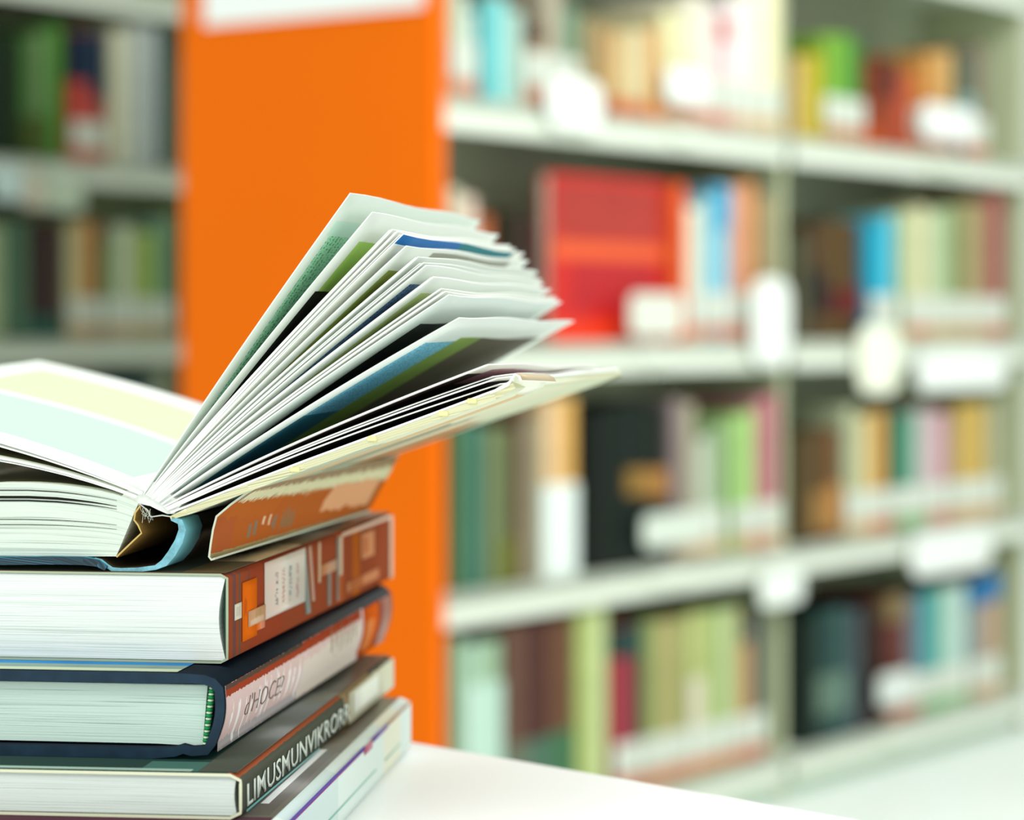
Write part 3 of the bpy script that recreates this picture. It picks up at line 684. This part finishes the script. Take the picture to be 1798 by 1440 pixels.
row(cA, 2, S2, 'library books on the second right shelf', [
 (792, 812, 330, 'C4C4A8', 'olive white book against the orange panel'),
 (814, 840, 345, 'D8C0AE', 'pale pink book near the orange panel'),
 (842, 868, 378, 'A8603C', 'rust book near the orange panel'),
 (886, 910, 370, '2A2616', 'black-brown book behind the open pages', dict(label=False)),
 (912, 946, 384, '33201A', 'dark brown book left of the large red one', dict(label=False)),
 (1188, 1208, 322, 'DA5A2A', 'orange red book right of the large red one', dict(label=False)),
 (1208, 1232, 365, 'DCD6BC', 'ivory book left of the light blue ones'),
 (1236, 1256, 345, '9CCAD0', 'sky blue book left of the bright blue topped one'),
 (1258, 1282, 325, '7EBFD4', 'sky blue book with bright blue top', dict(split=(.72, .98, '1E9CC4'))),
 (1286, 1304, 330, 'D8A090', 'salmon book left of the orange tan one'),
 (1306, 1330, 318, 'C88A54', 'orange tan book'),
 (1332, 1352, 345, 'A08C68', 'taupe book right of the orange tan one'),
 (1354, 1370, 345, '8E8A66', 'olive grey book left of the upright'),
 (1398, 1424, 410, '4A4A34', 'dark olive book right of the upright', dict(label=False)),
 (1426, 1454, 392, '4E3A22', 'umber book in the dark gap', dict(label=False, split=(.25, .6, '241F1C'))),
 (1456, 1484, 385, '5A4420', 'dark bronze book in the dark gap', dict(label=False, split=(.22, .42, '541812'))),
 (1486, 1512, 390, '4E3A22', 'dark chestnut book left of the cyan one', dict(label=False, split=(.22, .45, '641A14'))),
 (1530, 1552, 395, '1FA2C0', 'cyan book'),
 (1554, 1574, 378, '4FB8CC', 'light cyan book'),
 (1590, 1612, 372, 'C4CC9E', 'pale olive book right of the cyan ones'),
 (1614, 1632, 362, 'CDC89E', 'sand book right of the cyan ones'),
 (1634, 1654, 372, 'B4C49C', 'pale green book', dict(band='o')),
 (1656, 1672, 365, 'A8BC90', 'moss tinted pale green book', dict(band='o')),
 (1674, 1694, 360, '788452', 'moss green book', dict(band='o')),
 (1696, 1718, 355, 'A4966A', 'khaki book', dict(band='o')),
 (1720, 1738, 358, '9A8462', 'dark khaki book left of the wine red one', dict(band='o')),
 (1740, 1766, 340, '9C5450', 'wine red book', dict(band='r')),
])
row(cA, 1, S3, 'library books on the third right shelf', [
 (796, 822, 720, '4E6E4A', 'dark moss book against the orange panel', dict(label=False)),
 (824, 850, 745, '3A7060', 'deep teal green book near the orange panel', dict(label=False)),
 (852, 876, 750, '6C7A56', 'grey olive book right of the deep teal one', dict(label=False)),
 (878, 904, 752, '66704A', 'olive book with a yellow green foot', dict(label=False, split=(0, .3, '6A7030'))),
 (906, 920, 740, '5A3028', 'dark maroon book', dict(label=False)),
 (922, 950, 735, '8A846A', 'stone grey book left of the sandy one', dict(label=False)),
 (956, 986, 700, 'D8B88C', 'sandy beige book with white foot', dict(label=False, split=(0, .52, 'E2ECE4'))),
 (988, 1014, 698, 'D8A85C', 'golden book with white foot', dict(label=False, split=(0, .52, 'DDE8E0'))),
 (1034, 1066, 722, '0E160F', 'black green book left of the gold marked ones', dict(label=False)),
 (1068, 1100, 712, '111C15', 'black green book with a faint grey top', dict(label=False)),
 (1102, 1136, 708, '121E17', 'black book with a gold patch', dict(label=False, split=(.44, .6, '8A6A30'))),
 (1138, 1172, 712, '141D15', 'black book with a brown gold patch', dict(label=False, split=(.42, .6, 'A07038'))),
 (1184, 1204, 700, '8A7A78', 'mauve grey book', dict(band='o')),
 (1206, 1224, 708, 'A09C80', 'warm grey book right of the mauve one', dict(band='o')),
 (1226, 1248, 770, 'B4BCA8', 'pale grey book', dict(band='o')),
 (1250, 1272, 750, '98AE88', 'sage green book', dict(band='o')),
 (1290, 1308, 730, 'A6CC80', 'lime green book', dict(band='o')),
 (1310, 1328, 722, '9CC070', 'deeper lime green book', dict(band='r')),
 (1332, 1350, 700, 'C48C8C', 'dusty pink book', dict(band='o')),
 (1352, 1370, 692, '9C4A5C', 'magenta book left of the upright', dict(band='o')),
 (1398, 1426, 760, '4E4024', 'dark umber book right of the upright', dict(label=False)),
 (1428, 1452, 756, '5A4424', 'brown book with caramel foot', dict(label=False, split=(.1, .45, '96703A'))),
 (1454, 1478, 752, '6A4828', 'chestnut book with caramel foot', dict(label=False, split=(.1, .5, 'A8743C'))),
 (1486, 1508, 712, 'A6AE8C', 'sage grey book', dict(band='o')),
 (1510, 1530, 730, 'CCC090', 'straw coloured book', dict(band='o')),
 (1532, 1558, 722, 'C89C50', 'ochre book', dict(band='r')),
 (1562, 1572, 735, '5A3C2C', 'thin dark brown book', dict(band='r')),
 (1574, 1606, 730, '3C8A6C', 'teal green book', dict(band='g')),
 (1608, 1632, 718, 'B4B8B0', 'silver grey book', dict(band='g')),
 (1634, 1664, 722, 'CBA4AC', 'light pink book', dict(band='r')),
 (1668, 1682, 730, 'A89070', 'thin tan book', dict(band='o')),
 (1684, 1734, 708, 'C4A454', 'wide gold yellow book', dict(band='o')),
 (1738, 1760, 705, 'A8A886', 'olive beige book', dict(band='o')),
])
row(cA, 0, S4, 'library books on the bottom right shelf', [
 (796, 816, 1120, '8AA886', 'pale moss book against the orange panel', dict(label=False)),
 (818, 846, 1130, 'A2C0A8', 'mint grey book near the orange panel', dict(label=False, split=(.2, .78, 'BCD8C8'))),
 (848, 882, 1125, '98B494', 'soft green book near the orange panel', dict(label=False, split=(.2, .78, 'B4D2C0'))),
 (890, 926, 1095, '64483A', 'reddish brown book', dict(label=False, split=(0, .4, '666A58'))),
 (928, 966, 1090, '4E2E28', 'dark red-brown book with green foot', dict(label=False, split=(0, .4, '4A6A58'))),
 (968, 1008, 1088, '664430', 'russet book with green foot', dict(label=False, split=(0, .42, '3E6A48'))),
 (1016, 1040, 1072, 'A8B66C', 'yellow green book', dict(label=False)),
 (1042, 1068, 1065, 'BECC92', 'tall pale lime book', dict(label=False)),
 (1080, 1104, 1100, 'A84048', 'crimson book with dark top', dict(split=(.82, .99, '24403A'))),
 (1106, 1126, 1095, '6A2838', 'burgundy book with dark top', dict(split=(.8, .99, '1E3C3A'))),
 (1130, 1150, 1088, '7A8A54', 'olive green book'),
 (1152, 1172, 1090, 'A6A468', 'khaki book'),
 (1174, 1194, 1086, 'A89C6A', 'sandy khaki book'),
 (1196, 1210, 1086, '96A460', 'moss yellow book'),
 (1212, 1236, 1075, 'B4B878', 'pale olive book with blush foot', dict(split=(.1, .6, 'D2C8B4'))),
 (1238, 1262, 1072, 'A2B46C', 'grass green book'),
 (1264, 1284, 1070, 'AEC08C', 'pale sage book'),
 (1286, 1300, 1066, 'B4BC80', 'straw green book'),
 (1302, 1322, 1090, 'B88A60', 'leather tan book', dict(split=(.85, .99, '4A4A48'))),
 (1324, 1346, 1072, '626A5C', 'slate book left of the upright'),
 (1412, 1434, 1085, '12221A', 'black green book right of the upright', dict(label=False)),
 (1436, 1462, 1070, '1C3A34', 'dark teal book right of the upright', dict(label=False, split=(.2, .5, '5C7464'))),
 (1464, 1490, 1066, '30504C', 'dark petrol book', dict(label=False, split=(.2, .5, '5E7A6C'))),
 (1492, 1516, 1070, '3E4A4E', 'dark slate blue book', dict(label=False)),
 (1518, 1544, 1062, '2A1C16', 'dark coffee book', dict(label=False)),
 (1560, 1592, 1040, '64342C', 'oxblood book with bronze top', dict(split=(.78, .99, '7A6844'))),
 (1596, 1616, 1050, '6C7078', 'steel grey book'),
 (1618, 1638, 1040, '4A96A0', 'petrol blue book', dict(band='g')),
 (1640, 1656, 1035, '5CA890', 'sea green book', dict(band='g')),
 (1658, 1700, 1028, 'B0CCC0', 'wide pale mint book', dict(band='g')),
 (1706, 1730, 1020, '8E9490', 'grey book with blue top', dict(split=(.8, .99, '0E6CA0'), band='o')),
 (1732, 1758, 1005, 'B8987C', 'beige book with blue top', dict(split=(.78, .99, '0E6CA0'), band='o')),
])
T1 = 'on the upper far left shelf'; T2 = 'on the second far left shelf'; T3 = 'on the lowest far left shelf'
row(cB, 3, T1, 'library books on the upper left shelf', [
 (-22, 12, 60, '17281A', 'black green book at the left edge of the photo', dict(label=False)),
 (14, 40, 62, '1F3418', 'dark forest green book', dict(label=False)),
 (42, 62, 70, '4E7A3E', 'fern green book', dict(label=False, split=(0, .35, '46561E'))),
 (64, 86, 58, '6E8A5A', 'dull green book', dict(label=False, split=(0, .35, '4A5A28'))),
 (88, 112, 44, '4C8A34', 'vivid green book', dict(label=False)),
 (126, 158, 56, 'C24A40', 'red book with navy top', dict(split=(.62, .99, '14283E'))),
 (160, 184, 56, 'A84A40', 'brick red book with navy top', dict(split=(.5, .99, '1C3044'))),
 (198, 228, 52, 'D2D2B4', 'cream book right of the navy topped ones', dict(label=False)),
 (230, 254, 44, 'BCC4BC', 'light grey book', dict(label=False)),
 (256, 280, 46, 'B2BAB6', 'blue grey book', dict(label=False)),
 (284, 296, 50, '4E6A6A', 'thin slate teal book', dict(label=False)),
])
row(cB, 2, T2, 'library books on the second left shelf', [
 (-22, 8, 395, 'A4B48C', 'pale moss book at the left edge of the photo', dict(label=False)),
 (10, 30, 388, '486A52', 'pine green book', dict(label=False)),
 (32, 50, 390, '5C7A62', 'grey pine book', dict(label=False)),
 (52, 80, 400, '3A2C28', 'very dark brown book', dict(label=False, split=(0, .2, '28584C'))),
 (82, 112, 395, '423230', 'dark plum brown book', dict(label=False, split=(0, .2, '34584C'))),
 (120, 138, 392, 'C4C094', 'pale khaki book', dict(band='o')),
 (140, 160, 388, 'CFA46A', 'light orange tan book', dict(band='o')),
 (162, 178, 388, '9A6434', 'toffee brown book', dict(band='o')),
 (184, 204, 420, '86A070', 'dusty green book', dict(band='o')),
 (206, 238, 395, 'BEC8A8', 'broad pale sage book', dict(band='o')),
 (240, 254, 405, 'A2B468', 'thin lime grey book', dict(band='o')),
 (256, 272, 410, '9CB83E', 'thin acid green book', dict(band='o')),
 (274, 290, 385, '7FA48A', 'thin jade book', dict(band='o')),
 (292, 306, 380, '74946A', 'thin fern grey book', dict(band='o')),
])
row(cB, 1, T3, 'library books on the lowest left shelf', [
 (110, 150, 650, '7A6A60', 'taupe brown book', dict(label=False)),
 (152, 188, 660, '4A5850', 'charcoal green book', dict(label=False)),
 (190, 230, 662, '2E4A4C', 'dark petrol book', dict(label=False)),
 (232, 268, 664, '34565A', 'petrol grey book', dict(label=False)),
 (272, 298, 650, '9CA48C', 'pale grey green book', dict(label=False)),
])
# ---- large red book shown cover outwards
s0, s1 = cA.s(966, .03), cA.s(1168, .03); zb = BZ[2]+.001; h = cA.z(312, (s0+s1)/2, .03)-zb
r = root('display_book', cA.world(s0, .03, zb), PHI); tag(r, 'large bright red book shown cover outwards on the second right shelf', 'book')
bm = bmesh.new(); box(bm, 0, s1-s0, 0, .003, 0, h, 0, .0008); link('front_cover', bm, mat('red_gloss_cover', 'C81E14', .35, .3), r)
boxo('page_block', .002, s1-s0-.004, .0032, .017, .003, h-.003, pg, r)
boxo('back_cover', 0, s1-s0, .0172, .020, 0, h, mat('red_gloss_cover', 'C81E14', .35, .3), r)
boxo('cover_picture', .012, s1-s0-.012, -.0008, 0, h*.62, h*.96, mat('dull_red_print', 'A8342A', .5, vary=.15, vscale=20), r)
boxo('cover_title_band', .004, s1-s0-.004, -.0009, 0, h*.50, h*.60, mat('orange_red_print', 'DC5A2C', .5), r)
boxo('cover_picture', .05, s1-s0-.03, -.0008, 0, h*.18, h*.49, mat('crimson_print', 'B41E22', .5, vary=.1, vscale=20), r)
boxo('cover_foot_band', .0, s1-s0, -.0008, 0, 0, h*.12, mat('scarlet_print', 'E03408', .5), r)
# ---- lying books and cards
def flat_pile(case, ri, x0, x1, n, th, cols, where, d=.008, base=0):
    s0, s1 = case.s(x0, d), case.s(x1, d); z = BZ[ri]+base+.0006
    for i in range(n):
        cm = mat('flat_cloth_'+cols[i], cols[i], .5, .1); q = root('library_book', case.world(s0+i*.004, d+.003*i, z+i*(th+.0006)), PHI)
        L = s1-s0-.008*i
        boxo('cover', 0, L, 0, .002, 0, th, cm, q); boxo('top_board', 0, L, .002, .16, th-.002, th, cm, q); boxo('bottom_board', 0, L, .002, .16, 0, .002, cm, q)
        boxo('page_block', .003, L-.003, .0025, .157, .0022, th-.0022, pg, q)
        tag(q, where[i], 'book', 'books lying flat on the right shelves')
# white cards and holders standing at the shelf front
def card(case, x0, x1, y0, y1, label, d=-.014, col='E9EFE7', rnd=.3):
    s0, s1 = case.s(x0, d), case.s(x1, d); sm = (s0+s1)/2; z1 = case.z(y0, sm, d); z0_ = case.z(y1, sm, d)
    q = root('label_holder', case.world(sm, d, z0_), PHI); tag(q, label, 'shelf label', 'white label holders on the shelf fronts')
    hw = (s1-s0)/2; hh = z1-z0_; bm = bmesh.new(); rr_ = min(hw, hh/2)*rnd*2*.5; pts = []
    for cx, cz, a0 in ((hw-rr_, hh-rr_, 0), (-hw+rr_, hh-rr_, 90), (-hw+rr_, rr_, 180), (hw-rr_, rr_, 270)):
        for k in range(5): a = math.radians(a0+22.5*k); pts.append((cx+rr_*math.cos(a), cz+rr_*math.sin(a)))
    f = [bm.verts.new((x, 0, z)) for x, z in pts]; g = [bm.verts.new((x, .003, z)) for x, z in pts]
    bm.faces.new(f); bm.faces.new(list(reversed(g)))
    for i in range(len(pts)): bm.faces.new((f[i], f[(i+1) % len(pts)], g[(i+1) % len(pts)], g[i]))
    link('card', bm, mat('bright_card_'+col, col, .35), q)
    # bracket clipped over the lip of the board
    lipz = min(BZ, key=lambda b: abs(b-.02-(z0_+hh/2)))-z0_
    bm = bmesh.new(); box(bm, -hw*.6, hw*.6, .003, -d-.0005, lipz-.030, lipz-.012); link('clip', bm, white_metal, q)
card(cA, 962, 1058, 138, 226, 'round white label holder on the top right shelf, nearest the orange panel', rnd=.8)
card(cA, 1172, 1240, 122, 182, 'small square white card in the middle of the top right shelf', d=-.010, rnd=.5)
card(cA, 1322, 1388, 488, 642, 'tall narrow white label holder on the second right shelf beside the upright', rnd=.6)
card(cA, 1508, 1580, 570, 690, 'cream label holder hanging below the cyan books', rnd=.6, col='F0F4DC')
card(cA, 1612, 1768, 618, 684, 'wide white label holder on the second right shelf towards the far end', rnd=.6)
card(cA, 1600, 1742, 930, 1004, 'wide bright white label holder on the third right shelf', rnd=.9)
card(cA, 1620, 1712, 186, 248, 'white label holder on the top right shelf towards the far end', rnd=.6, col='E6EAE4')
card(cA, 1336, 1410, 1000, 1062, 'white label holder on the third right shelf in front of the upright', rnd=.6, col='E8EFE6')
card(cA, 1108, 1198, 516, 590, 'pale grey green stand-in for a lying pile in front of the large red book', d=-.010, rnd=.5, col='D4DACA')  # flat card put in place of a pale lying pile
card(cA, 1130, 1236, 900, 958, 'pale grey green stand-in for lying books on the third right shelf below the black books', d=-.010, rnd=.6, col='CBD5C6')  # flat card instead of the pale books lying here
card(cA, 1544, 1604, 1180, 1236, 'pale grey stand-in for lying books on the bottom right shelf beside the oxblood book', d=-.010, rnd=.6, col='D2DAD2')  # card added where white books lie flat
card(cB, -12, 40, 292, 352, 'pale blue label holder on the far left bookcase, at the edge of the photo', col='CFE4E2')
card(cB, 44, 78, 308, 366, 'beige label holder on the far left bookcase, right of the pale blue one', col='D6CDB8')
card(cB, 82, 148, 306, 370, 'pale green label holder on the far left bookcase', col='C6D4BE')
